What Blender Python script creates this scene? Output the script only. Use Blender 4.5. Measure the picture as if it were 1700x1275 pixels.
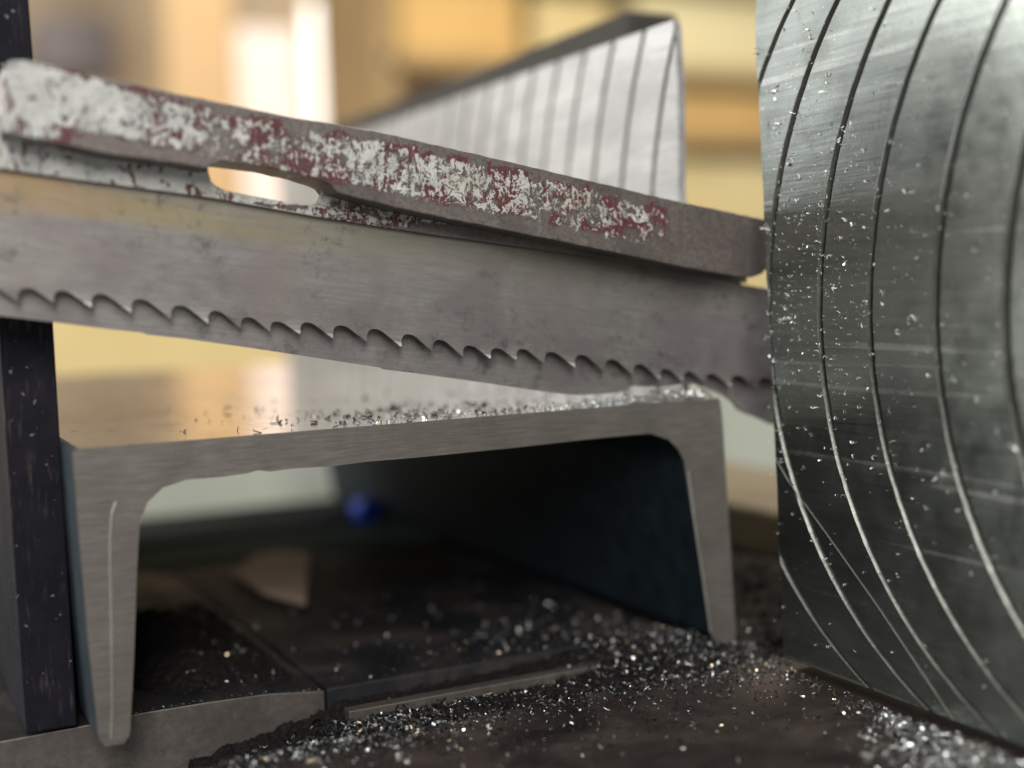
import bpy, bmesh, math, random
from mathutils import Matrix, Vector
R = math.radians
MM = 0.001
sc = bpy.context.scene
for o in list(bpy.data.objects):
    bpy.data.objects.remove(o)
C = sc.collection

# ------------------------------------------------------------------ camera
cam = bpy.data.cameras.new('camera')
cam_o = bpy.data.objects.new('camera', cam)
C.objects.link(cam_o)
rows = ((0.89374, 0.06050, -0.44448), (-0.44739, 0.04801, -0.89305), (-0.03269, 0.99701, 0.06997))
m = Matrix(rows).to_4x4()
m.translation = (-0.03821, -0.27799, 0.09396)
cam_o.matrix_world = m
cam.sensor_width = 36
cam.lens = 46.29
cam.clip_start = 0.01
cam.clip_end = 30
cam.dof.use_dof = True
cam.dof.focus_distance = 0.298
cam.dof.aperture_fstop = 4.6
sc.camera = cam_o

# ------------------------------------------------------------------ light
world = bpy.data.worlds.new('World')
sc.world = world
world.use_nodes = True
bg = world.node_tree.nodes['Background']
bg.inputs[0].default_value = (0.98, 0.97, 0.96, 1)
bg.inputs[1].default_value = 0.55

def area_lamp(name, loc, target, size, power, col, size_y=None):
    l = bpy.data.lights.new(name, 'AREA')
    l.energy = power
    l.color = col
    l.size = size
    if size_y:
        l.shape = 'RECTANGLE'
        l.size_y = size_y
    o = bpy.data.objects.new(name, l)
    C.objects.link(o)
    o.location = loc
    o.rotation_euler = (Vector(target) - Vector(loc)).to_track_quat('-Z', 'Y').to_euler()
    return o
# overhead workshop tube above and in front of the saw, daylight from windows behind and left
area_lamp('ceiling_lamp', (-0.42, -1.40, 0.95), (0.08, 0.0, 0.06), 0.45, 27, (1.0, 0.975, 0.94), 0.9)
area_lamp('window_light', (-1.7, 1.9, 1.0), (0.15, 0.1, 0.1), 1.8, 11, (0.97, 0.98, 1.0), 1.3)
area_lamp('side_window_light', (-1.6, 0.72, 0.32), (0.1, -0.05, 0.05), 1.0, 24, (1.0, 0.99, 0.93), 0.7)
area_lamp('background_fill', (0.9, 1.3, 1.9), (0.2, 1.7, 0.1), 0.5, 33, (1.0, 0.86, 0.66), 0.5)  # unseen fill lamp added to brighten the rack and wall

sc.view_settings.view_transform = 'Standard'
sc.view_settings.look = 'None'
sc.view_settings.gamma = 1
sc.view_settings.exposure = 0.1
sc.cycles.use_denoising = True
sc.cycles.max_bounces = 8
sc.cycles.sample_clamp_indirect = 4

# ------------------------------------------------------------------ helpers
def link(name, me, mats, parent=None):
    o = bpy.data.objects.new(name, me)
    C.objects.link(o)
    for mt in (mats if isinstance(mats, (list, tuple)) else [mats]):
        me.materials.append(mt)
    if parent:
        o.parent = parent
        o.matrix_parent_inverse = Matrix.Translation(parent.location).inverted()
    return o

def tag(o, label=None, cat=None, group=None, kind=None):
    if label: o['label'] = label
    if cat: o['category'] = cat
    if group: o['group'] = group
    if kind: o['kind'] = kind
    return o

def thing(name, label, cat, loc, group=None):
    o = bpy.data.objects.new(name, None)
    o.empty_display_size = 0.02
    C.objects.link(o)
    o.location = [c * MM for c in loc]
    return tag(o, label, cat, group)

def prism(outline, y0, y1, bevel=0.0, uv=None):
    """outline: (x,z) in mm, extruded from y0 (front) to y1 (back)."""
    bm = bmesh.new()
    f = [bm.verts.new((x * MM, y0 * MM, z * MM)) for x, z in outline]
    b = [bm.verts.new((x * MM, y1 * MM, z * MM)) for x, z in outline]
    n = len(outline)
    bm.faces.new(f)
    bm.faces.new(b[::-1])
    for i in range(n):
        bm.faces.new((f[i], b[i], b[(i + 1) % n], f[(i + 1) % n]))
    bmesh.ops.recalc_face_normals(bm, faces=bm.faces)
    if bevel:
        ed = [e for e in bm.edges if e.calc_face_angle(0) > R(40)]
        bmesh.ops.bevel(bm, geom=ed, offset=bevel * MM, segments=2, affect='EDGES', profile=0.5)
    if uv:
        lay = bm.loops.layers.uv.new('UVMap')
        for fc in bm.faces:
            for lp in fc.loops:
                lp[lay].uv = uv(lp.vert.co)
    me = bpy.data.meshes.new('m')
    bm.to_mesh(me)
    bm.free()
    return me

def box(x0, x1, y0, y1, z0, z1, bevel=0.0):
    return prism([(x0, z0), (x1, z0), (x1, z1), (x0, z1)], y0, y1, bevel)

def interp(pts, x):
    if x <= pts[0][0]:
        (a, b), (c, d) = pts[0], pts[1]
    elif x >= pts[-1][0]:
        (a, b), (c, d) = pts[-2], pts[-1]
    else:
        for k in range(len(pts) - 1):
            if pts[k][0] <= x <= pts[k + 1][0]:
                (a, b), (c, d) = pts[k], pts[k + 1]
                break
    return b + (d - b) * (x - a) / (c - a)

# ------------------------------------------------------------------ node helpers
class NT:
    def __init__(self, name):
        self.m = bpy.data.materials.new(name)
        self.m.use_nodes = True
        self.t = self.m.node_tree
        self.b = self.t.nodes['Principled BSDF']
    def n(self, kind, **kw):
        nd = self.t.nodes.new(kind)
        for k, v in kw.items():
            setattr(nd, k, v)
        return nd
    def set(self, sock, v):
        if isinstance(v, bpy.types.NodeSocket):
            self.t.links.new(v, sock)
        else:
            if isinstance(v, (tuple, list)) and len(v) == 3 and sock.type == 'RGBA':
                v = (*v, 1)
            sock.default_value = v
    def pos(self, scale=(1, 1, 1), rot=(0, 0, 0)):
        g = self.n('ShaderNodeNewGeometry')
        mp = self.n('ShaderNodeMapping')
        self.set(mp.inputs['Vector'], g.outputs['Position'])
        mp.inputs['Scale'].default_value = scale
        mp.inputs['Rotation'].default_value = rot
        return mp.outputs[0]
    def uv(self):
        return self.n('ShaderNodeTexCoord').outputs['UV']
    def noise(self, vec, scale, detail=4, rough=0.55, dist=0.0, dim='3D'):
        nd = self.n('ShaderNodeTexNoise')
        self.set(nd.inputs['Vector'], vec)
        nd.inputs['Scale'].default_value = scale
        nd.inputs['Detail'].default_value = detail
        nd.inputs['Roughness'].default_value = rough
        nd.inputs['Distortion'].default_value = dist
        return nd.outputs['Fac']
    def ramp(self, fac, stops, mode='LINEAR'):
        r = self.n('ShaderNodeValToRGB')
        r.color_ramp.interpolation = mode
        el = r.color_ramp.elements
        while len(el) < len(stops):
            el.new(0.5)
        for e, (p, c) in zip(el, stops):
            e.position = p
            if isinstance(c, (int, float)):
                c = (c, c, c)
            e.color = (*c, 1)
        self.set(r.inputs[0], fac)
        return r.outputs[0]
    def mix(self, fac, a, b, mode='MIX'):
        x = self.n('ShaderNodeMix', data_type='RGBA', blend_type=mode)
        self.set(x.inputs[0], fac)
        self.set(x.inputs[6], a)
        self.set(x.inputs[7], b)
        return x.outputs[2]
    def math(self, op, a, b=0.0, clamp=False):
        x = self.n('ShaderNodeMath', operation=op, use_clamp=clamp)
        self.set(x.inputs[0], a)
        self.set(x.inputs[1], b)
        return x.outputs[0]
    def bump(self, h, strength=0.3, dist=0.0002):
        x = self.n('ShaderNodeBump')
        x.inputs['Strength'].default_value = strength
        x.inputs['Distance'].default_value = dist
        self.set(x.inputs['Height'], h)
        self.set(self.b.inputs['Normal'], x.outputs[0])
    def fin(self, col=None, rough=None, metal=None, spec=None):
        if col is not None: self.set(self.b.inputs['Base Color'], col)
        if rough is not None: self.set(self.b.inputs['Roughness'], rough)
        if metal is not None: self.set(self.b.inputs['Metallic'], metal)
        if spec is not None: self.set(self.b.inputs['Specular IOR Level'], spec)
        return self.m

# ------------------------------------------------------------------ materials
def mat_blade():
    t = NT('blade_steel')
    slope = R(-8.8)
    v = t.pos((1, 1, 1), (0, slope, 0))
    mp = t.n('ShaderNodeMapping'); t.set(mp.inputs['Vector'], v); mp.inputs['Scale'].default_value = (0.10, 1, 1)
    streak = t.noise(mp.outputs[0], 1600, 4, 0.6)
    blot = t.noise(v, 55, 5, 0.6, 0.4)
    fine = t.noise(v, 420, 4, 0.7)
    c = t.ramp(streak, [(0.3, (0.20, 0.19, 0.18)), (0.7, (0.285, 0.27, 0.258))])
    c = t.mix(t.ramp(blot, [(0.42, 0.0), (0.60, 0.75)]), c, (0.165, 0.145, 0.145))
    c = t.mix(t.ramp(t.noise(v, 22, 3), [(0.45, 0.0), (0.7, 0.5)]), c, (0.27, 0.24, 0.215))
    # oxide and oil film just below the carrier: follows the band's back edge
    sep = t.n('ShaderNodeSeparateXYZ'); t.set(sep.inputs[0], t.pos())
    zz = t.math('ADD', sep.outputs[2], t.math('MULTIPLY', sep.outputs[0], 0.148))      # height above sloping line
    zz = t.math('ADD', zz, t.math('MULTIPLY', t.math('SUBTRACT', t.noise(mp.outputs[0], 260, 3), 0.5), 0.006))
    band = t.ramp(t.math('MULTIPLY', t.math('SUBTRACT', zz, 0.110), 100), [(0.12, 0.0), (0.36, 0.6), (1.0, 0.7)])
    hue = t.ramp(t.math('MULTIPLY', sep.outputs[0], 5.5), [(0.0, (0.34, 0.23, 0.10)), (0.12, (0.30, 0.25, 0.10)), (0.35, (0.26, 0.25, 0.12)), (0.6, (0.13, 0.145, 0.105)), (0.9, (0.11, 0.10, 0.085))])
    spot = t.ramp(t.noise(mp.outputs[0], 120, 3, 0.5), [(0.45, 0.35), (0.6, 1.0)])
    c = t.mix(t.math('MULTIPLY', band, spot), c, hue)
    dark = t.ramp(t.noise(v, 170, 6, 0.8), [(0.52, 0.0), (0.66, 0.75)])
    dark = t.math('MULTIPLY', dark, t.ramp(t.noise(v, 30, 2), [(0.44, 0.0), (0.56, 1.0)]))
    c = t.mix(dark, c, (0.085, 0.075, 0.075))
    t.bump(t.math('ADD', streak, t.math('MULTIPLY', fine, 0.6)), 0.35, 0.00008)
    return t.fin(c, t.ramp(blot, [(0.3, 0.42), (0.7, 0.58)]), 0.7)

def mat_cut_face(name, ca, cb, sc_=(0.08, 1, 1), metal=0.65, rough=0.5):
    t = NT(name)
    v = t.pos(sc_)
    s1 = t.noise(v, 1500, 4, 0.65)
    s2 = t.noise(t.pos(), 60, 4, 0.6)
    fine = t.noise(t.pos(), 900, 3, 0.7)
    c = t.ramp(s1, [(0.3, ca), (0.7, cb)])
    c = t.mix(t.ramp(s2, [(0.35, 0.0), (0.7, 0.6)]), c, tuple(x * 0.72 for x in ca))
    c = t.mix(t.ramp(fine, [(0.62, 0.0), (0.75, 0.4)]), c, tuple(min(1, x * 1.5) for x in cb))
    t.bump(t.math('ADD', s1, t.math('MULTIPLY', fine, 0.5)), 0.5, 0.0001)
    return t.fin(c, rough, metal)

def mat_web_top():
    t = NT('mill_finish_steel')
    v = t.pos((1, 0.25, 1))
    a = t.noise(v, 60, 5, 0.6, 0.5)
    b = t.noise(v, 500, 4, 0.7)
    c = t.ramp(a, [(0.3, (0.55, 0.53, 0.51)), (0.55, (0.68, 0.65, 0.63)), (0.75, (0.45, 0.42, 0.39))])
    c = t.mix(t.ramp(b, [(0.6, 0.0), (0.72, 0.6)]), c, (0.12, 0.10, 0.09))
    st = t.ramp(t.noise(t.pos((0.5, 0.25, 1)), 75, 6, 0.75, 0.8), [(0.52, 0.0), (0.66, 0.6)])
    c = t.mix(st, c, (0.24, 0.21, 0.18))
    c = t.mix(t.ramp(t.noise(t.pos((0.6, 0.5, 1)), 330, 3, 0.6), [(0.66, 0.0), (0.70, 0.9)]), c, (0.05, 0.045, 0.04))
    t.bump(b, 0.12, 0.0001)
    return t.fin(c, t.ramp(a, [(0.3, 0.07), (0.7, 0.22)]), 0.95)

def mat_scale():
    t = NT('mill_scale')
    a = t.noise(t.pos(), 140, 5, 0.6)
    c = t.ramp(a, [(0.3, (0.005, 0.010, 0.015)), (0.7, (0.015, 0.026, 0.033))])
    t.bump(a, 0.3, 0.0004)
    return t.fin(c, 0.6, 0.0, 0.2)

def mat_jaw(name, base, r0, r1):
    t = NT(name)
    v = t.pos((1, 0.05, 1), (R(0), 0, 0))
    s = t.noise(v, 700, 4, 0.6)
    dents = t.noise(t.pos(), 90, 5, 0.7)
    fine = t.noise(t.pos((1, 1, 0.12)), 2200, 3, 0.6)
    c = t.ramp(s, [(0.35, tuple(x * 0.80 for x in base)), (0.65, base)])
    c = t.mix(t.ramp(dents, [(0.5, 0.0), (0.72, 0.55)]), c, tuple(x * 0.52 for x in base))
    # long scuffs running along the jaw
    sc1 = t.ramp(t.noise(t.pos((1, 0.018, 1), (R(2.0), 0, 0)), 420, 2, 0.4), [(0.64, 0.0), (0.70, 0.4)])
    c = t.mix(sc1, c, (0.60, 0.60, 0.58))
    spk = t.ramp(t.noise(t.pos(), 1300, 2, 0.5), [(0.69, 0.0), (0.73, 0.7)])
    c = t.mix(spk, c, (0.75, 0.76, 0.74))
    smear = t.ramp(t.noise(t.pos((1, 0.35, 1), (R(-6), 0, 0)), 48, 6, 0.7, 0.6), [(0.45, 0.0), (0.62, 0.55)])
    c = t.mix(smear, c, tuple(x * 0.5 for x in base))
    t.bump(t.math('ADD', t.math('ADD', s, dents), t.math('MULTIPLY', fine, 0.5)), 0.26, 0.00015)
    ro = t.math('ADD', t.ramp(dents, [(0.3, r0), (0.7, r1)]), t.math('MULTIPLY', sc1, 0.12))
    return t.fin(c, ro, 0.93)

def mat_black_jaw():
    t = NT('oily_black_steel')
    a = t.noise(t.pos(), 70, 5, 0.65)
    sp = t.ramp(t.noise(t.pos(), 620, 2, 0.5), [(0.71, 0.0), (0.75, 0.6)])
    c = t.ramp(a, [(0.3, (0.005, 0.005, 0.008)), (0.7, (0.013, 0.012, 0.016))])
    c = t.mix(sp, c, (0.20, 0.19, 0.18))
    scuff = t.math('MULTIPLY', t.ramp(t.noise(t.pos((1, 1, 0.12)), 900, 4, 0.7), [(0.55, 0.0), (0.7, 0.6)]), t.ramp(t.noise(t.pos(), 60, 3), [(0.45, 0.0), (0.6, 1.0)]))
    c = t.mix(scuff, c, (0.075, 0.065, 0.06))
    t.bump(a, 0.4, 0.0003)
    return t.fin(c, 0.6, 0.0, 0.08)

def mat_paint():
    """Chipped white enamel over red primer over bare steel. UV: u = mm along the bar / 100, v = 0..1 across."""
    t = NT('chipped_white_paint')
    uv = t.uv()
    sep = t.n('ShaderNodeSeparateXYZ'); t.set(sep.inputs[0], uv)
    u, v = sep.outputs[0], sep.outputs[1]
    p = t.pos()
    n1 = t.noise(p, 300, 4, 0.65, 1.4)
    n2 = t.noise(p, 900, 6, 0.75, 1.0)
    n3 = t.noise(t.pos((1, 1, 0.35), (0, R(-10), 0)), 1100, 3, 0.6, 0.4)
    raw = t.math('ADD', t.math('MULTIPLY', n1, 0.40), t.math('ADD', t.math('MULTIPLY', n2, 0.38), t.math('MULTIPLY', n3, 0.22)))
    along = t.ramp(t.math('DIVIDE', u, 1.8), [(0.0, 0.76), (0.07, 0.68), (0.12, 0.60), (0.17, 0.555), (0.22, 0.53), (0.27, 0.525), (0.31, 0.505), (0.345, 0.525), (0.42, 0.545), (0.52, 0.55), (0.62, 0.525), (0.74, 0.525), (0.825, 0.49), (0.855, 0.25), (1.0, 0.25)])
    vv = t.math('ADD', v, t.math('MULTIPLY', t.math('SUBTRACT', n2, 0.5), 0.35))
    across = t.ramp(vv, [(0.0, 0.0), (0.13, 0.30), (0.27, 0.95), (0.80, 1.0), (0.93, 0.80), (1.0, 0.55)])
    # the far left end kept its coat down to the lower edge
    leftfull = t.ramp(u, [(0.10, 0.75), (0.30, 0.0)])
    across = t.math('MAXIMUM', across, leftfull)
    keep = t.math('SUBTRACT', t.math('MULTIPLY', along, across), t.math('SUBTRACT', 1.0, raw))
    white = t.ramp(t.math('ADD', keep, 0.5), [(0.512, 0.0), (0.526, 1.0)])
    pit = t.noise(t.pos((1, 1, 0.55), (0, R(10), 0)), 360, 5, 0.72, 1.3)
    pitm = t.ramp(pit, [(0.565, 0.0), (0.585, 1.0)])
    speck = t.ramp(t.noise(p, 1500, 4, 0.7, 0.5), [(0.60, 0.0), (0.64, 1.0)])
    spare = t.ramp(u, [(0.03, 0.25), (0.2, 1.0)])
    white = t.math('MULTIPLY', white, t.math('SUBTRACT', 1.0, t.math('MULTIPLY', pitm, 1.0)))
    white = t.math('MULTIPLY', white, t.math('SUBTRACT', 1.0, t.math('MULTIPLY', speck, t.math('MULTIPLY', spare, 0.85))))
    redf = t.noise(p, 120, 4, 0.6, 0.6)
    redk = t.math('ADD', keep, t.math('MULTIPLY', t.math('SUBTRACT', redf, 0.47), 0.8))
    red = t.ramp(t.math('ADD', redk, 0.5), [(0.492, 0.0), (0.51, 1.0)])
    steel = t.ramp(n2, [(0.32, (0.085, 0.072, 0.066)), (0.68, (0.22, 0.19, 0.175))])
    steel = t.mix(t.ramp(t.noise(p, 60, 4), [(0.45, 0.0), (0.65, 0.6)]), steel, (0.085, 0.072, 0.066))
    redc = t.ramp(n3, [(0.3, (0.055, 0.014, 0.015)), (0.7, (0.115, 0.027, 0.027))])
    whc = t.ramp(t.noise(p, 240, 4, 0.6), [(0.3, (0.33, 0.34, 0.32)), (0.65, (0.52, 0.53, 0.50))])
    whc = t.mix(t.ramp(t.noise(p, 50, 3), [(0.5, 0.0), (0.68, 0.55)]), whc, (0.38, 0.335, 0.275))
    c = t.mix(red, steel, redc)
    c = t.mix(white, c, whc)
    h = t.math('ADD', t.math('MULTIPLY', white, 0.7), t.math('ADD', t.math('MULTIPLY', red, 0.4), t.math('MULTIPLY', n2, 0.25)))
    t.bump(h, 0.6, 0.00022)
    return t.fin(c, t.ramp(n2, [(0.3, 0.38), (0.7, 0.6)]), t.math('MULTIPLY', t.math('SUBTRACT', 1.0, t.math('MAXIMUM', red, white)), 0.55))

def mat_table(name, dk, md, lt):
    t = NT(name)
    a = t.noise(t.pos(), 38, 5, 0.62, 0.6)
    g = t.noise(t.pos(), 700, 3, 0.7)
    c = t.ramp(a, [(0.36, dk), (0.52, md), (0.70, lt)])
    c = t.mix(t.ramp(g, [(0.55, 0.0), (0.7, 0.6)]), c, (0.02, 0.018, 0.018))
    t.bump(t.math('ADD', a, t.math('MULTIPLY', g, 0.5)), 0.5, 0.0004)
    return t.fin(c, t.ramp(a, [(0.3, 0.5), (0.7, 0.75)]), 0.15, 0.3)

def mat_plain(name, ca, cb, scale=8, rough=0.6, metal=0.0):
    t = NT(name)
    a = t.noise(t.pos(), scale, 5, 0.6)
    return t.fin(t.ramp(a, [(0.3, ca), (0.7, cb)]), rough, metal)

def mat_swarf(name='steel_swarf', lift=0.0):
    t = NT(name)
    oi = t.n('ShaderNodeNewGeometry').outputs['Random Per Island']
    c = t.ramp(oi, [(0.0, (0.025, 0.025, 0.03)), (0.5, (0.09, 0.09, 0.095)), (0.75, (0.30, 0.31, 0.31)), (0.93, (0.60, 0.60, 0.57)), (1.0, (0.60, 0.48, 0.28))])
    if lift: c = t.mix(lift, c, (0.78, 0.80, 0.79))
    return t.fin(c, 0.34, 0.9)

def mat_glow(name, ca, cb, strength):
    t = NT(name)
    a = t.noise(t.pos(), 3, 2)
    c = t.ramp(a, [(0.35, ca), (0.65, cb)])
    t.set(t.b.inputs['Emission Color'], c)
    t.b.inputs['Emission Strength'].default_value = strength
    return t.fin((0.5, 0.5, 0.5), 0.4, 0)

M_blade = mat_blade()
M_tip = mat_cut_face('bright_tooth_tip', (0.42, 0.40, 0.38), (0.62, 0.60, 0.57), (1, 1, 1), 0.8, 0.35)
M_face = mat_cut_face('sawn_steel_face', (0.140, 0.128, 0.112), (0.235, 0.217, 0.194))
M_bright = mat_cut_face('bright_burr', (0.45, 0.43, 0.41), (0.60, 0.58, 0.55), (1, 1, 1), 0.8, 0.35)
M_burr = mat_cut_face('dull_burr', (0.22, 0.21, 0.20), (0.38, 0.36, 0.34), (1, 1, 1), 0.7, 0.45)
M_web = mat_web_top()
M_scale = mat_scale()
M_jaw_near = mat_jaw('worn_jaw_steel', (0.30, 0.325, 0.30), 0.16, 0.31)
M_jaw_far = mat_jaw('pale_jaw_steel', (0.58, 0.58, 0.57), 0.34, 0.46)
M_groove = mat_cut_face('groove_steel', (0.05, 0.05, 0.05), (0.14, 0.145, 0.14), (1, 1, 1), 0.7, 0.42)
M_flank = mat_cut_face('lit_groove_flank', (0.14, 0.145, 0.13), (0.30, 0.31, 0.28), (1, 1, 1), 0.75, 0.45)  # paler than the groove floor: caught light put into the colour
M_black = mat_black_jaw()
M_paint = mat_paint()
M_table = mat_table('oily_table_steel', (0.007, 0.008, 0.011), (0.018, 0.017, 0.019), (0.070, 0.052, 0.044))
M_front = mat_table('rusty_table_steel', (0.012, 0.010, 0.010), (0.034, 0.025, 0.022), (0.075, 0.058, 0.047))
M_grey = mat_cut_face('machined_table_edge', (0.085, 0.075, 0.068), (0.15, 0.132, 0.118), (0.3, 1, 0.3), 0.5, 0.5)
M_swarf = mat_swarf()
M_swarf2 = mat_swarf('fresh_swarf', 0.5)
M_flake = mat_plain('pale_flake', (0.65, 0.66, 0.64), (0.92, 0.92, 0.90), 500, 0.3, 0.3)
M_grit = mat_plain('black_grit', (0.004, 0.0035, 0.0035), (0.016, 0.013, 0.012), 900, 0.8, 0.0)
M_grit.node_tree.nodes['Principled BSDF'].inputs['Specular IOR Level'].default_value = 0.15
M_dark = mat_plain('dark_machine_paint', (0.006, 0.012, 0.014), (0.014, 0.022, 0.024), 12, 0.7)
M_rail = mat_plain('brown_rail_paint', (0.022, 0.018, 0.014), (0.04, 0.033, 0.025), 12, 0.7)
M_green = mat_plain('grey_green_machine_paint', (0.06, 0.10, 0.085), (0.09, 0.14, 0.115), 9, 0.5)
for m_ in (M_green, M_dark):
    m_.node_tree.nodes['Principled BSDF'].inputs['Specular IOR Level'].default_value = 0.12
    m_.node_tree.nodes['Principled BSDF'].inputs['Roughness'].default_value = 0.85
M_pale = mat_plain('pale_machine_paint', (0.36, 0.385, 0.32), (0.46, 0.475, 0.39), 6, 0.5)
M_yellow = mat_plain('yellow_box_card', (0.58, 0.45, 0.20), (0.70, 0.57, 0.29), 5, 0.7)
M_orange = mat_plain('amber_box_card', (0.55, 0.34, 0.11), (0.68, 0.44, 0.16), 5, 0.7)
M_cream = mat_plain('cream_box_card', (0.70, 0.60, 0.32), (0.78, 0.68, 0.40), 5, 0.7)
M_wood = mat_plain('brown_shelf_wood', (0.30, 0.20, 0.09), (0.40, 0.28, 0.13), 10, 0.6)
M_lilac = mat_plain('grey_lilac_paint', (0.17, 0.15, 0.16), (0.21, 0.19, 0.20), 10, 0.7)
M_post = mat_plain('tan_timber', (0.62, 0.42, 0.22), (0.70, 0.50, 0.28), 6, 0.6)
M_wood2 = mat_plain('tan_block_wood', (0.17, 0.135, 0.085), (0.27, 0.22, 0.14), 40, 0.7)
M_wall = mat_plain('beige_wall_paint', (0.34, 0.27, 0.18), (0.42, 0.34, 0.24), 3, 0.8)
M_tan = mat_plain('tan_wood_scrap', (0.62, 0.44, 0.32), (0.74, 0.55, 0.42), 80, 0.6)
M_blue = mat_plain('blue_plastic', (0.01, 0.07, 0.75), (0.015, 0.09, 0.85), 40, 0.4)
M_window = mat_glow('bright_window_pane', (1.0, 0.90, 0.78), (1.0, 0.97, 0.90), 2.2)
M_window2 = mat_glow('frosted_window_pane', (0.84, 0.62, 0.50), (0.90, 0.70, 0.58), 1.0)

# ------------------------------------------------------------------ saw table (the surface)
far = tag(link('saw_table', box(58.5, 420, 22, 184, -25, 0, 0.5), M_table), kind='structure')
# raised front lip left of the blade slot, gently domed top edge
lip = [(-160, -40), (57.5, -40), (58, -0.4), (44, 1.2), (30, 1.6), (15, 1.7), (0, 0.9), (-20, 0.6), (-160, 0.5)]
lip_me = prism(lip, 22, 184, 0.35)
for f_ in lip_me.polygons:
    if f_.normal.z > 0.7: f_.material_index = 1
tag(link('table_edge', lip_me, [M_grey, M_table]), kind='structure')
tag(link('table_front', box(-200, 420, -330, -15, -25, -0.2, 0.6), M_front), kind='structure')
tag(link('table_slot_floor', box(-200, 420, -15, 22, -48, -42), M_table), kind='structure')
bar_me = box(57.5, 166, 3.0, 6.6, -9, -0.2, 0.3)
rot = Matrix.Translation((0.057, 0.004, 0)) @ Matrix.Rotation(R(0.6), 4, 'Z') @ Matrix.Translation((-0.057, -0.004, 0))
bar_me.transform(rot)
tag(link('slot_bar', bar_me, M_grey), 'thin grey steel bar lying across the blade slot, half buried in shavings', 'steel bar')

# ------------------------------------------------------------------ the channel being cut
chan = thing('steel_channel', 'upturned grey steel channel with freshly sawn end under the saw blade', 'steel channel', (80, 150, 0))
L1 = 300
OUT_L = [(0.0, 64.2), (0.3, 50), (1.0, 25), (2.0, 4.5), (3.2, 2.6)]
IN_L = [(7.0, 2.6), (8.3, 4.2), (9.9, 19.4), (11.6, 39.5), (12.6, 48.3), (14.4, 52.6), (17.7, 55.4), (22.7, 56.6)]
IN_R = [(133, 57.5), (138.4, 57.4), (143.7, 55.5), (146.5, 52.8), (148.1, 49.8), (150.4, 34.9), (152.8, 19.0), (154.8, 4.5), (156.6, 1.2), (158, 0.3)]
OUT_R = [(161.9, 0.3), (163.1, 2.5), (161.6, 33.7), (160.3, 60), (159.6, 64.6)]
def extrude_open(segs, caps, y0, y1):
    """segs: list of (points, material index, closed seam?) polylines extruded in depth; caps: front outline."""
    bm = bmesh.new()
    for pts, mi in segs:
        f = [bm.verts.new((x * MM, y0 * MM, z * MM)) for x, z in pts]
        b = [bm.verts.new((x * MM, y1 * MM, z * MM)) for x, z in pts]
        for i in range(len(pts) - 1):
            fc = bm.faces.new((f[i], b[i], b[i + 1], f[i + 1]))
            fc.material_index = mi
    f = [bm.verts.new((x * MM, y0 * MM, z * MM)) for x, z in caps]
    bm.faces.new(f).material_index = 0
    b = [bm.verts.new((x * MM, y1 * MM, z * MM)) for x, z in caps]
    bm.faces.new(b[::-1]).material_index = 2
    bmesh.ops.remove_doubles(bm, verts=bm.verts, dist=1e-6)
    bmesh.ops.recalc_face_normals(bm, faces=bm.faces)
    me = bpy.data.meshes.new('m')
    bm.to_mesh(me)
    bm.free()
    return me
chm = [M_face, M_web, M_scale]
seamL, seamR = (22.7, 64.95), (133, 65.05)
web_top = [seamL, seamR]
random.seed(4)
web_bot = [(22.7, 56.6), (30, 56.5), (36, 56.8), (38, 57.2), (41, 56.7), (46, 56.9), (55, 56.6), (63, 56.9), (76, 56.8), (100, 57.0), (120, 57.4), (133, 57.5)]
link('web', extrude_open([(web_top, 1), (web_bot, 2)], web_bot + [seamR, seamL], 0, L1), chm, chan)
fl = OUT_L[::-1] + [(0.4, 64.8), (1.4, 64.95), seamL]
link('flange', extrude_open([(OUT_L[::-1] + [(0.4, 64.8), (1.4, 64.95)], 2), ([(1.4, 64.95), seamL], 1), (OUT_L[-1:] + IN_L, 2)], IN_L[::-1] + OUT_L[::-1] + [(0.4, 64.8), (1.4, 64.95), seamL], 0, L1), chm, chan)
link('flange', extrude_open([([seamR, (159.0, 65.0)], 1), ([(159.0, 65.0)] + OUT_R[::-1], 2), (IN_R + [OUT_R[0]], 2)], IN_R + OUT_R + [(159.0, 65.0), seamR], 0, L1), chm, chan)
# rolled ridge and burrs standing proud of the sawn end
def ridge(pts, y, w, d):
    bm = bmesh.new()
    prev = None
    for x, z in pts:
        r = [bm.verts.new(((x + a * w) * MM, (y + b * d) * MM, z * MM)) for a, b in ((-0.5, 0), (0, -1), (0.5, 0))]
        if prev:
            for k in range(2):
                bm.faces.new((prev[k], prev[k + 1], r[k + 1], r[k]))
        prev = r
    bmesh.ops.recalc_face_normals(bm, faces=bm.faces)
    me = bpy.data.meshes.new('m'); bm.to_mesh(me); bm.free()
    return me
link('burr', ridge([(8.2, 53.5), (7.2, 51), (6.6, 46), (6.3, 40), (6.0, 30), (5.6, 20), (5.2, 11), (4.6, 4)], 0, 0.8, 0.14), M_burr, chan)
link('burr', ridge([(149.4, 47), (150.8, 35), (153.1, 19.5), (155.1, 4.8)], 0, 0.6, 0.25), M_bright, chan)

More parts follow.
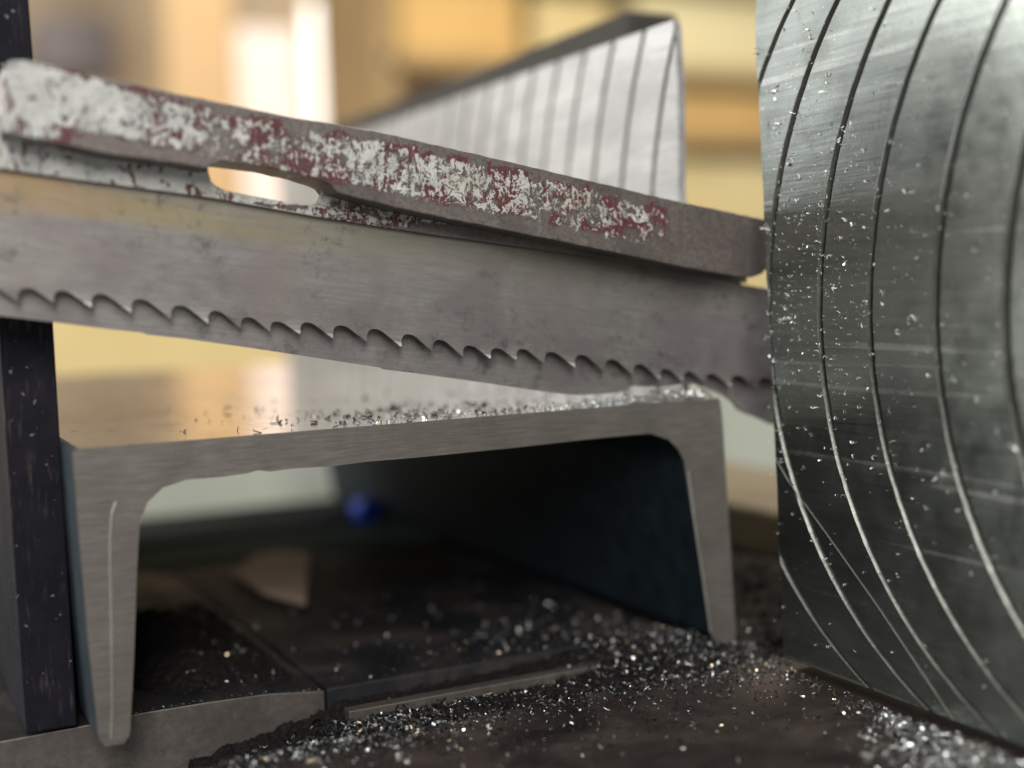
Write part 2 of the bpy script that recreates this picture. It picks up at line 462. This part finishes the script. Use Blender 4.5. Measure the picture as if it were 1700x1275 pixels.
# ------------------------------------------------------------------ saw blade
APEX = [(-21.5, 99.5), (-14.0, 98.6), (-6.6, 97.8), (-0.1, 97.1), (7.4, 96.2), (15.4, 94.9), (23.5, 93.3), (31.0, 91.9), (37.9, 90.3), (44.1, 89.1), (50.8, 88.7), (58.6, 87.7), (66.6, 86.6), (74.8, 85.0), (82.5, 83.4), (89.9, 81.7), (96.7, 80.8), (103.5, 80.3), (111.3, 79.2), (119.6, 78.1), (128.3, 76.5), (136.2, 74.9), (143.8, 73.3), (150.7, 72.2), (157.5, 71.3), (165.5, 70.4), (174.5, 69.4), (182.7, 68.2), (190.5, 67.0)]
PL_BOT = [(-30.0, 124.0), (2.3, 119.4), (30.9, 115.6), (53.0, 111.7), (81.2, 107.3), (112.5, 103.0), (135.5, 99.5), (168.0, 94.2), (200, 89.0)]
YB0, YB1 = 0.35, 1.45
blade = thing('saw_blade', 'long toothed steel bandsaw blade stained brown, resting above the channel', 'saw blade', (80, 1, 82))
top = [(x, interp(PL_BOT, x) + (0.9 if x < 167 else -0.4)) for x in (-21.5, 20, 60, 100, 140, 166.5, 167.5, 190.5)]
band_bot = [(x, z + 0.6) for x, z in APEX]
link('band', prism(band_bot + top[::-1], YB0, YB1), M_blade, blade)
GUL = [(0.0, 0.0), (0.07, -0.01), (0.14, -0.05), (0.22, -0.15), (0.30, -0.29), (0.50, -0.64), (0.64, -0.90), (0.70, -1.0), (0.725, -0.97), (0.73, -0.70), (0.745, -0.42), (0.79, -0.20), (0.86, -0.07), (0.93, -0.015), (1.0, 0.0)]
for i in range(len(APEX) - 1):
    (xa, za), (xb, zb) = APEX[i], APEX[i + 1]
    dep = 0.37 * (xb - xa) + 0.1
    pts = [(xa, za + 0.6)] + [(xa + (xb - xa) * a, za + (zb - za) * a + dep * d) for a, d in GUL] + [(xb, zb + 0.6)]
    st = (-0.42, 0.30, -0.05)[i % 3]                     # tooth set: towards the camera, away, straight
    if i % 2 == 0 and st > 0: st = -0.25
    bm = bmesh.new()
    def off(x, z):
        ref = za + (zb - za) * (x - xa) / (xb - xa)
        return st * max(0.0, min(1.0, (ref - z) / dep)) ** 1.3
    f = [bm.verts.new((x * MM, (YB0 + off(x, z)) * MM, z * MM)) for x, z in pts]
    b = [bm.verts.new((x * MM, (YB1 + off(x, z)) * MM, z * MM)) for x, z in pts]
    n = len(pts)
    # body and tip share the cut (5, 10) across the tooth
    body = list(range(0, 7)) + list(range(10, n))
    tipi = list(range(6, 11))
    bm.faces.new([f[k] for k in body]).material_index = 0
    bm.faces.new([f[k] for k in tipi]).material_index = 1 if st < -0.2 else 0  # paler tip only on teeth set towards the camera
    bm.faces.new([b[k] for k in body][::-1])
    bm.faces.new([b[k] for k in tipi][::-1])
    for k in range(n - 1):
        fc = bm.faces.new((f[k], b[k], b[k + 1], f[k + 1]))
        if 6 <= k <= 8 and st < -0.2: fc.material_index = 1
    bmesh.ops.recalc_face_normals(bm, faces=bm.faces)
    me = bpy.data.meshes.new('m'); bm.to_mesh(me); bm.free()
    link('tooth', me, [M_blade, M_tip], blade)

# thin strip standing right behind the teeth, bitten away over the channel corner
STRIP = [(-22, 94.1), (-16.4, 93.2), (-11.9, 92.5), (-0.5, 90.6), (10, 88.8), (16, 87.9), (17, 87.4), (25, 86.2), (37.8, 83.8), (50, 81.4), (62, 79.0), (69.0, 77.6), (69.6, 77.2), (80, 75.4), (93.7, 72.8), (109.7, 69.7), (116.3, 68.5), (121, 68.0), (126.5, 67.9), (131, 67.95), (133.5, 68.2), (134.6, 68.6), (135.3, 69.2),
         (135.9, 69.4), (141, 68.8), (144.0, 68.6), (148.0, 68.6), (150.9, 69.0), (155.5, 68.6), (159.0, 67.2), (161.4, 66.2), (163.7, 65.2), (166.5, 63.3), (168.2, 61.2), (170.5, 60.0), (174.1, 58.7), (178.8, 56.5), (190.1, 54.0)]
strip_top = [(190.1, 73), (160, 79), (100, 86), (40, 95.5), (0, 101.5), (-22, 104)]
strip = link('metal_strip', prism(STRIP + strip_top, 3.9, 4.8, 0.0), M_blade)
tag(strip, 'thin grey metal strip directly behind the saw teeth, its lower edge hanging over the channel', 'metal strip')

# ------------------------------------------------------------------ painted blade carrier
BAR_TOP = [(-9.9, 137.5), (-9.6, 139.6), (-8.6, 140.9), (-5.5, 141.1), (5.0, 139.3), (21.1, 136.1), (45.8, 131.9), (64.4, 129.5), (94.5, 123.8), (140.9, 114.7), (155.3, 112.2), (171.2, 109.4)]
BAR_BOT = [(-10.5, 127.5), (8.7, 123.5), (22.8, 121.8), (28.1, 120.9), (28.8, 121.6), (31.2, 122.4), (40.7, 121.4), (48.4, 119.8), (52.7, 118.5), (54.3, 117.8), (55.5, 116.2), (60.2, 115.0), (75.5, 111.6), (110.9, 104.9), (142.5, 98.7), (160.0, 95.7), (164.0, 95.6), (167.0, 96.4), (169.5, 98.4), (171.0, 101.5)]
def rough_edge(pts, step, amp, seed):
    rnd = random.Random(seed)
    out = []
    for (a, b), (c, d) in zip(pts[:-1], pts[1:]):
        n = max(1, int(abs(c - a) / step))
        for k in range(n):
            s = k / n
            out.append((a + (c - a) * s, b + (d - b) * s + (rnd.gauss(0, amp) if 0 < k else 0)))
    out.append(pts[-1])
    return out
bt, bb = rough_edge(BAR_TOP[2:], 1.6, 0.05, 1), rough_edge(BAR_BOT, 1.6, 0.05, 2)
def bar_uv(co):
    x, z = co.x * 1000, co.z * 1000
    t_, b_ = interp(BAR_TOP[1:], x), interp([(-10.5, 127.5), (28, 120.1), (55.5, 114.6), (110.9, 104.9), (162, 95.4), (196, 89.3)], x)
    return ((x + 10.5) / 100, (z - b_) / max(1.0, t_ - b_))
carrier = thing('painted_blade_carrier', 'sloping steel bar in chipped white and dark red paint above the saw blade', 'blade carrier', (80, -3, 118))
link('bar', prism(BAR_TOP[:2] + bt + bb[::-1], -9, 2.5, 0.3, bar_uv), M_paint, carrier)
SLOT = [(30.3, 124.5), (30.1, 122.4), (30.2, 121.1), (30.7, 119.0), (31.9, 118.0), (33.9, 117.1), (39.3, 116.1), (50.1, 114.2), (52.3, 114.1), (53.7, 114.6), (54.8, 116.4), (54.6, 118.0), (53.8, 119.1), (51.7, 120.1), (48, 121.5)]
pb = [(x, z) for x, z in PL_BOT[:-1]]
upper = [(168, 100), (120, 110), (80, 116), (58, 119.8)]
plate_pts = pb + upper + SLOT[::-1] + [(29, 124.8), (0, 128.5), (-9.8, 131), (-30, 134)]
def plate_uv(co):
    x, z = co.x * 1000, co.z * 1000
    return (max(0.0, (x + 10.5)) / 100 * (0.30 if x < 72 else 2.2), 0.38 + 0.1 * (z - interp(PL_BOT, x)) / 6)
link('slotted_plate', prism(plate_pts, -1.3, 0.2, 0.15, plate_uv), M_paint, carrier)

# ------------------------------------------------------------------ vise jaws with curved kerf grooves
def grooved_plate(x0, thick, zlo, zhi, edge, y_end, grooves, arc, width, depth, nz=90):
    """plate on plane x0 facing -x; grooves follow y = g + arc(z); edge(z): the end next to the blade."""
    bm = bmesh.new()
    sgn = 1 if y_end > edge(0.5 * (zlo + zhi)) else -1
    us = []
    for g, wf, df in sorted(grooves):
        w = width * wf
        # (u high on the plate, u low on the plate, depth, material): the lower flank is widened to show as a lit line
        us += [(g - w * 0.46, g - w * 0.46, -0.04, 0), (g - w * 0.38, g - w * 0.38, depth * df, 1), (g + w * 0.24, g - w * 0.12, depth * df, 2), (g + w * 0.42, g + w * 0.62, -0.05, 0), (g + w * 0.60, g + w * 0.80, 0, 0)]
    allu = us
    rows_ = []
    rnd = random.Random(int(abs(y_end)))
    for iz in range(nz + 1):
        z = zlo + (zhi - zlo) * iz / nz
        e = edge(z)
        lo, hi = min(e, y_end), max(e, y_end)
        wob = rnd.gauss(0, 0.07)
        row = [(lo, 0)]
        lowf = min(1.0, max(0.0, (72 - z) / 55))
        for uh, ul, d, _ in allu:
            y = uh + (ul - uh) * lowf + arc(z) + wob
            if y <= lo: y, d = lo + 0.0, (d if y > lo - 1 else 0)
            if y >= hi: y, d = hi, 0
            row.append((y, d))
        row.append((hi, 0))
        rows_.append([bm.verts.new(((x0 + d) * MM, y * MM, z * MM)) for y, d in row])
    for a, b in zip(rows_[:-1], rows_[1:]):
        for k in range(len(a) - 1):
            fc = bm.faces.new((a[k], a[k + 1], b[k + 1], b[k]))
            if 0 < k <= len(allu): fc.material_index = allu[k - 1][3]
    # back and rim
    loop = [r[0] for r in rows_] + list(rows_[-1][1:-1]) + [r[-1] for r in rows_[::-1]] + list(rows_[0][1:-1])[::-1]
    back = [bm.verts.new(((x0 + thick) * MM, v.co.y, v.co.z)) for v in loop]
    n = len(loop)
    for k in range(n):
        bm.faces.new((loop[k], loop[(k + 1) % n], back[(k + 1) % n], back[k]))
    bmesh.ops.dissolve_degenerate(bm, dist=1e-7, edges=bm.edges)
    bmesh.ops.recalc_face_normals(bm, faces=bm.faces)
    bf = [v for v in bm.verts if abs(v.co.x - (x0 + thick) * MM) < 1e-7]
    me = bpy.data.meshes.new('m'); bm.to_mesh(me); bm.free()
    return me
rw = random.Random(9)
wob1 = [(z, rw.gauss(0, 0.22)) for z in range(-20, 240, 5)]
def near_edge(z): return interp([(0, -23.8), (26, -23.0), (65, -21.3), (97, -19.9), (108, -19.1), (133, -18.5), (150, -17.6), (200, -18.8)], z) + interp(wob1, z)
def near_arc(z):
    d = z - 86
    Rr = 104 if d > 0 else 92
    return math.sqrt(max(1.0, Rr * Rr - d * d)) - Rr
near = thing('vise_jaw', 'shiny worn steel vise jaw with curved dark grooves in front of the blade', 'vise jaw', (164, -60, 3), 'grooved vise jaws')
NG = [(-2.0, 1, 1), (-20.3, 1.05, 1), (-39.2, 1.05, 1), (-55.8, 1.0, 1), (-75.5, 1.05, 1), (-93.8, 1.1, 1), (-112, 1, 1), (-130, 1, 1), (-148, 1, 1)]
link('plate', grooved_plate(160.0, 9, 2.8, 175, near_edge, -175, NG, near_arc, 2.25, 1.9), [M_jaw_near, M_groove, M_flank], near)
# stray saw cut crossing the grooves near the foot, and a second short one
def cut_strip(pts, w):
    bm = bmesh.new(); prev = None
    for y, z in pts:
        r = [bm.verts.new((159.93 * MM, (y - w * 0.6) * MM, (z - w * 0.5) * MM)), bm.verts.new((159.72 * MM, y * MM, z * MM)), bm.verts.new((159.93 * MM, (y + w * 0.6) * MM, (z + w * 0.5) * MM))]
        if prev:
            for k in range(2): bm.faces.new((prev[k], prev[k + 1], r[k + 1], r[k]))
        prev = r
    bmesh.ops.recalc_face_normals(bm, faces=bm.faces)
    me = bpy.data.meshes.new('m'); bm.to_mesh(me); bm.free()
    return me
link('scored_burr', cut_strip([(-22.5, 51.0), (-27.0, 46.4), (-40.9, 35.4), (-57.6, 21.8), (-72.0, 9.2), (-79.0, 3.0)], 0.75), M_bright, near)

wob2 = [(z, rw.gauss(0, 0.2)) for z in range(-20, 240, 4)]
def far_edge(z): return interp([(0, 19), (117, 18.0), (145, 17.3), (163.0, 17.9), (164.2, 18.8)], z) + interp(wob2, z)
def far_arc(z):
    d = z - 95
    return math.sqrt(max(1.0, 150 * 150 - d * d)) - 150
farj = thing('vise_jaw', 'pale brushed steel vise jaw plate with slanting grooves behind the blade', 'vise jaw', (164, 200, 0), 'grooved vise jaws')
FG = [(33.0 + k * 16.4, 1.0 + 0.05 * (k % 3), 1) for k in range(20)]
link('plate', grooved_plate(160.6, 2.2, 2.0, 164.2, far_edge, 380, FG, far_arc, 2.2, 0.7), [M_jaw_far, M_flank, M_flank], farj)
link('backing_beam', box(184, 204, 80, 420, 168, 181, 2), M_rail, farj)

left = thing('black_vise_jaw', 'narrow oily black vise jaw standing against the left side of the channel', 'vise jaw', (-5, 30, 0))
jl = [(-10.2, 1.8), (0.6, 1.8), (0.4, 60), (0.3, 100), (-1.2, 175), (-11.5, 175)]
link('bar', prism(jl, 20, 120, 0.5), M_black, left)

# ------------------------------------------------------------------ shavings (nobody could count these)
rs = random.Random(21)
class Swarf:
    def __init__(self): self.v, self.f, self.mi = [], [], []
    def chip(self, x, y, z, size, normal=None, flat=0.0):
        rad = size * rs.uniform(0.35, 0.7); w = size * rs.uniform(0.16, 0.42); sweep = rs.uniform(0.9, 4.2); n = 4
        tw = rs.uniform(-0.6, 0.6)
        if rs.random() < 0.14:
            rad *= rs.uniform(1.5, 2.4); w *= 0.5; sweep *= 0.8
        eu = Matrix.Rotation(rs.uniform(0, 6.28), 3, 'Z') @ Matrix.Rotation(rs.uniform(0, 6.28) * (1 - flat), 3, 'X') @ Matrix.Rotation(rs.uniform(0, 6.28), 3, 'Y')
        if normal is not None:
            eu = normal @ eu
        b = len(self.v)
        for k in range(n + 1):
            a = sweep * (k / n - 0.5)
            ww = w * (0.35 + 0.65 * math.sin(math.pi * (k + 0.6) / (n + 1.2)))
            for s in (-0.5, 0.5):
                p = eu @ Vector((rad * math.sin(a), s * ww + tw * rad * (k / n - 0.5), rad * (math.cos(a) - math.cos(sweep / 2))))
                self.v.append(((x + p.x) * MM, (y + p.y) * MM, (z + p.z) * MM))
        for k in range(n):
            i = b + 2 * k
            self.f.append((i, i + 1, i + 3, i + 2)); self.mi.append(0)
    def mound(self, x0, x1, y0, y1, step, h, mi=1):
        nx, ny = int((x1 - x0) / step), int((y1 - y0) / step)
        b = len(self.v)
        for i in range(nx + 1):
            for j in range(ny + 1):
                x, y = x0 + i * step, y0 + j * step
                edge = min(i, nx - i, j, ny - j)
                self.v.append((x * MM, y * MM, (h(x, y) + (rs.gauss(0, 0.22) if edge > 0 else -1.5)) * MM))
        for i in range(nx):
            for j in range(ny):
                a = b + i * (ny + 1) + j
                self.f.append((a, a + ny + 1, a + ny + 2, a + 1)); self.mi.append(mi)
    def build(self, name, label, cat, mat=None):
        me = bpy.data.meshes.new('m')
        me.from_pydata(self.v, [], self.f)
        me.polygons.foreach_set('material_index', self.mi)
        me.update()
        o = link(name, me, [mat or M_swarf, M_grit])
        return tag(o, label, cat, kind='stuff')

def bell(x, y, cx, cy, sx, sy): return math.exp(-((x - cx) / sx) ** 2 - ((y - cy) / sy) ** 2)

# on the web of the channel
S = Swarf()
for k in range(1100):
    x = 158 - abs(rs.gauss(0, 1)) * 27
    y = 0.6 + abs(rs.gauss(0, 1)) * 3.6
    if x > 92: S.chip(x, y, 65.2 + abs(rs.gauss(0, 1.1)) * bell(x, 0, 148, 0, 28, 99), rs.uniform(0.5, 1.5))
S.build('steel_shavings', 'bright ridge of fresh shavings along the channel edge under the right-hand teeth', 'metal shavings', M_swarf2)
S = Swarf()
for k in range(230):
    x = rs.gauss(98, 17); y = abs(rs.gauss(0, 1)) * 16 + 0.5
    if 45 < x < 157: S.chip(x, y, 65.25 + rs.random() * 0.35, rs.uniform(0.5, 1.6))
for k in range(70):
    S.chip(rs.gauss(78, 22), 3 + abs(rs.gauss(0, 24)), 65.3, rs.uniform(1.0, 2.6), None, 0.7)
for k in range(80):
    S.chip(rs.uniform(35, 150), rs.uniform(2, 90), 65.25, rs.uniform(0.5, 1.7), None, 0.6)
for cx_, cy_ in ((68, 3.5), (74, 5), (84, 3), (93, 4), (62, 40), (78, 30)):
    for k in range(9): S.chip(rs.gauss(cx_, 1.6), abs(rs.gauss(cy_, 0.8)), 65.2 + rs.random() * 0.5, rs.uniform(0.6, 1.4))
S.build('steel_shavings', 'darker curled shavings scattered over the middle of the channel top', 'metal shavings')

# heap in the slot and round the foot of the right flange
def heap(x, y):
    h = -3.2 + 6.3 * bell(x, y, 146, 8, 22, 20) + 2.6 * bell(x, y, 120, -8, 34, 9) + 2.2 * bell(x, y, 75, -6, 26, 8) + 2.0 * bell(x, y, 120, 32, 26, 16)
    h += 0.5 * math.sin(x * 0.7 + y * 0.31) * math.sin(y * 0.55 - x * 0.2)
    return h
S = Swarf()
S.mound(24, 176, -17, 21.5, 0.8, lambda x, y: min(heap(x, y), 3.6) - (0 if x > 62 else (62 - x) * 0.20 + rs.random() * 0.9))
def place(n, gx, gy, lo, hi, size):
    for k in range(n):
        x, y = gx(), gy()
        if lo[0] < x < hi[0] and lo[1] < y < hi[1]:
            base = max(min(heap(x, y), 3.6), 0.0 if (y > 22 or y < -15) else -9)
            if x < 62 and -15 < y < 22: base -= (62 - x) * 0.19 - 0.3
            S.chip(x, y, base + abs(rs.gauss(0, 0.35)), size())
place(2600, lambda: rs.gauss(146, 14), lambda: rs.gauss(2, 13), (70, -40), (175, 80), lambda: rs.uniform(0.5, 1.6))
place(700, lambda: rs.gauss(130, 18), lambda: rs.gauss(38, 16), (70, 22), (156, 110), lambda: rs.uniform(0.6, 1.7))
place(2600, lambda: rs.uniform(26, 165), lambda: rs.gauss(-11, 7), (20, -40), (168, 22), lambda: rs.uniform(0.4, 1.4))
place(420, lambda: rs.uniform(40, 150), lambda: rs.uniform(22, 120), (30, 22), (152, 140), lambda: rs.uniform(0.5, 1.4))
place(2800, lambda: rs.gauss(48, 15), lambda: rs.gauss(-9, 7), (20, -40), (95, 20), lambda: rs.uniform(0.6, 2.4))
S.build('steel_shavings', 'glinting heap of fine metal shavings around the foot of the right flange', 'metal shavings')

# grit along the table lip and a small dark drift behind the left flange
S = Swarf()
lipz = [(-20, 0.6), (0, 0.9), (15, 1.7), (30, 1.6), (44, 1.2), (58, -0.4)]
for k in range(170):
    x = rs.uniform(10, 57)
    S.chip(x, 22.4 + abs(rs.gauss(0, 0.8)), interp(lipz, x) + 0.15, rs.uniform(0.3, 0.8))
def drift(x, y): return 1.4 + 7.5 * bell(x, y, 32, 92, 13, 18) + 4.5 * bell(x, y, 30, 52, 12, 14)
S.mound(12, 56, 30, 130, 1.6, lambda x, y: drift(x, y) - 0.9 + rs.random() * 0.8)
for k in range(420):
    x, y = rs.uniform(13, 56), rs.uniform(30, 128)
    S.chip(x, y, max(1.5, drift(x, y) - 0.4), rs.uniform(0.5, 1.6))
S.build('dark_debris', 'dark gritty drift of fine shavings on the table behind the left flange', 'debris')

# crumbs on the front of the table and along the foot of the near jaw
S = Swarf()
for k in range(1300):
    x, y = rs.uniform(20, 158), -15 - abs(rs.gauss(0, 22))
    S.chip(x, y, 0.05 + abs(rs.gauss(0, 0.3)), rs.uniform(0.4, 1.3))
for k in range(400):
    t_ = rs.random(); y = -55 - 60 * t_
    x = 158.5 - abs(rs.gauss(0, 1)) * (4 + 16 * t_)
    S.chip(x, y, 0.1 + abs(rs.gauss(0, 0.8)) * (0.4 + t_), rs.uniform(0.5, 1.6))
for k in range(160):
    S.chip(158.5 - abs(rs.gauss(0, 2.2)), rs.uniform(-60, -18), 0.1 + abs(rs.gauss(0, 0.4)), rs.uniform(0.4, 1.2))
S.build('steel_shavings', 'loose metal crumbs strewn over the table front along the foot of the near jaw', 'metal shavings')

# silvery drift in the near right corner
S = Swarf()
for k in range(1500):
    t_ = rs.random() ** 0.7; y = -62 - 50 * t_
    x = 157.5 - abs(rs.gauss(0, 1)) * (2.5 + 17 * t_)
    S.chip(x, y, 0.1 + abs(rs.gauss(0, 0.9)) * (0.3 + t_), rs.uniform(0.5, 1.9))
S.build('steel_shavings', 'pale silvery drift of shavings in the near right corner below the grooved jaw', 'metal shavings', M_swarf2)

# flakes stuck by oil to the near jaw
S = Swarf()
facing = Matrix.Rotation(R(-90), 3, 'Y')
def stick(y, z, size): S.chip(159.7, y, z, size, facing, 0.75)
for k in range(820):
    z = rs.gauss(95, 26); y = -20 - abs(rs.gauss(0, 1)) * 30
    if 10 < z < 160 and y > -110: stick(y, z, rs.choice((0.3, 0.4, 0.5, 0.6, 0.8, 1.3)) * rs.uniform(0.7, 1.1))
for k in range(220):
    stick(rs.uniform(-105, -20), rs.uniform(5, 160), rs.uniform(0.4, 1.1))
for z, y in ((149.5, -17.6), (139, -24), (130, -24.5), (141, -31), (108, -19.6), (122, -29), (81, -20)):
    for k in range(3): stick(y + rs.gauss(0, 0.5), z + rs.gauss(0, 0.8), rs.uniform(1.2, 2.2))
S.build('stuck_flakes', 'tiny bright metal flakes stuck all over the near grooved jaw', 'metal flakes', M_flake)

# dark crumbs beyond the gap between the jaws
S = Swarf()
S.mound(166, 230, 0, 70, 2.0, lambda x, y: 9 * bell(x, y, 205, 45, 18, 30) + rs.random() * 2.2 - 0.5)
for k in range(200):
    x, y = rs.uniform(166, 225), rs.uniform(-12, 70)
    S.chip(x, y, max(0, 9 * bell(x, y, 205, 45, 18, 30)) + 0.6, rs.uniform(0.5, 1.3))
S.build('dark_debris', 'dark crumbly pile of oily debris seen in the gap between the jaws', 'debris')

# ------------------------------------------------------------------ things further back
scrap_me = prism([(72, 160), (86, 184), (96, 186), (105, 179), (93, 143), (80, 106), (73, 128)], 0.3, 2.4, 0.3)
scrap_me.transform(Matrix(((1, 0, 0, 0), (0, 0, 1, 0), (0, 1, 0, 0), (0, 0, 0, 1))))
scrap_me.flip_normals()
tag(link('tan_scrap', scrap_me, M_tan), 'blurred tan scrap lying on the table inside the channel', 'scrap')
tag(link('blue_cap', prism([(148.5 + 5 * math.cos(a), 5.2 + 5 * math.sin(a)) for a in [k * math.pi / 7 for k in range(14)]], 232, 244, 0.8), M_blue), 'small blurred blue plastic cap at the far end of the channel', 'cap')
tag(link('machine_casting', box(-160, 300, 187, 240, -30, -1, 3), M_green), 'blurred grey green machine casting behind the saw table', 'machine part')
tag(link('machine_rail', box(-160, 300, 248, 322, -40, -1.5, 3), M_dark), 'dark blurred machine rail beyond the grey green casting', 'machine part')
tag(link('machine_housing', box(-40, 330, 520, 560, -200, 6, 4), M_pale), 'pale blurred machine housing seen through the far end of the channel', 'machine part')
tag(link('machine_cabinet', prism([(300, -60), (560, -60), (560, 44), (300, 44)], 300, 420, 6), M_pale), 'pale green machine cabinet seen through the gap between the jaws', 'cabinet')
tag(link('tan_block', box(236, 300, 70, 210, 0, 17, 2), M_wood2), 'blurred tan block on the table beyond the gap between the jaws', 'block')
tag(link('wall', box(-1500, 3500, 2700, 2760, -1200, 2200), M_wall), kind='structure')

win = thing('window', 'bright glowing workshop window in the blurred background', 'window', (760, 2500, 200))
link('frosted_pane', box(724, 862, 2500, 2510, 100, 670, 3), M_window2, win)
link('bright_pane', box(872, 990, 2500, 2510, 100, 735, 3), M_window, win)
link('frame', box(860, 874, 2488, 2512, 90, 740, 2), M_post, win)
tag(link('timber_post', box(520, 650, 2250, 2330, -1000, 1500, 6), M_post), 'upright tan timber post in the blurred background left of the window', 'post')
tag(link('wall_box', box(330, 480, 2560, 2690, 570, 680, 10), M_lilac), 'small grey box hung on the beige wall behind the left jaw', 'box')

rack = thing('storage_rack', 'brown wooden storage rack filled with yellow boxes in the blurred background', 'rack', (1500, 2100, -1000))
for z in (-20, 372, 505, 690):
    link('shelf_board', box(840, 2300, 1960, 2300, z, z + 26, 3), M_wood, rack)
link('upright', box(832, 866, 1960, 2300, -1000, 1200, 3), M_wood, rack)
def bbox(x0, x1, z0, z1, mat, label, y0=1980, y1=2240):
    tag(link('storage_box', box(x0, x1, y0, y1, z0, z1, 8), mat), label, 'box', 'boxes on the storage rack')
bbox(880, 1130, 532, 684, M_orange, 'amber box on the upper rack shelf right of the window')
bbox(1160, 1330, 532, 660, M_yellow, 'yellow box on the upper rack shelf behind the pale jaw')
bbox(1390, 2100, 532, 684, M_cream, 'cream box on the upper rack shelf between the two jaws')
bbox(1380, 2100, 400, 492, M_orange, 'amber box on the middle rack shelf between the two jaws')
bbox(1380, 2100, 8, 352, M_yellow, 'tall yellow box on the lowest rack shelf between the two jaws')
tag(link('storage_box', box(-100, 800, 2100, 2350, -260, 120, 10), M_yellow), 'long yellow box low behind the channel and left jaw', 'box', 'boxes on the storage rack')
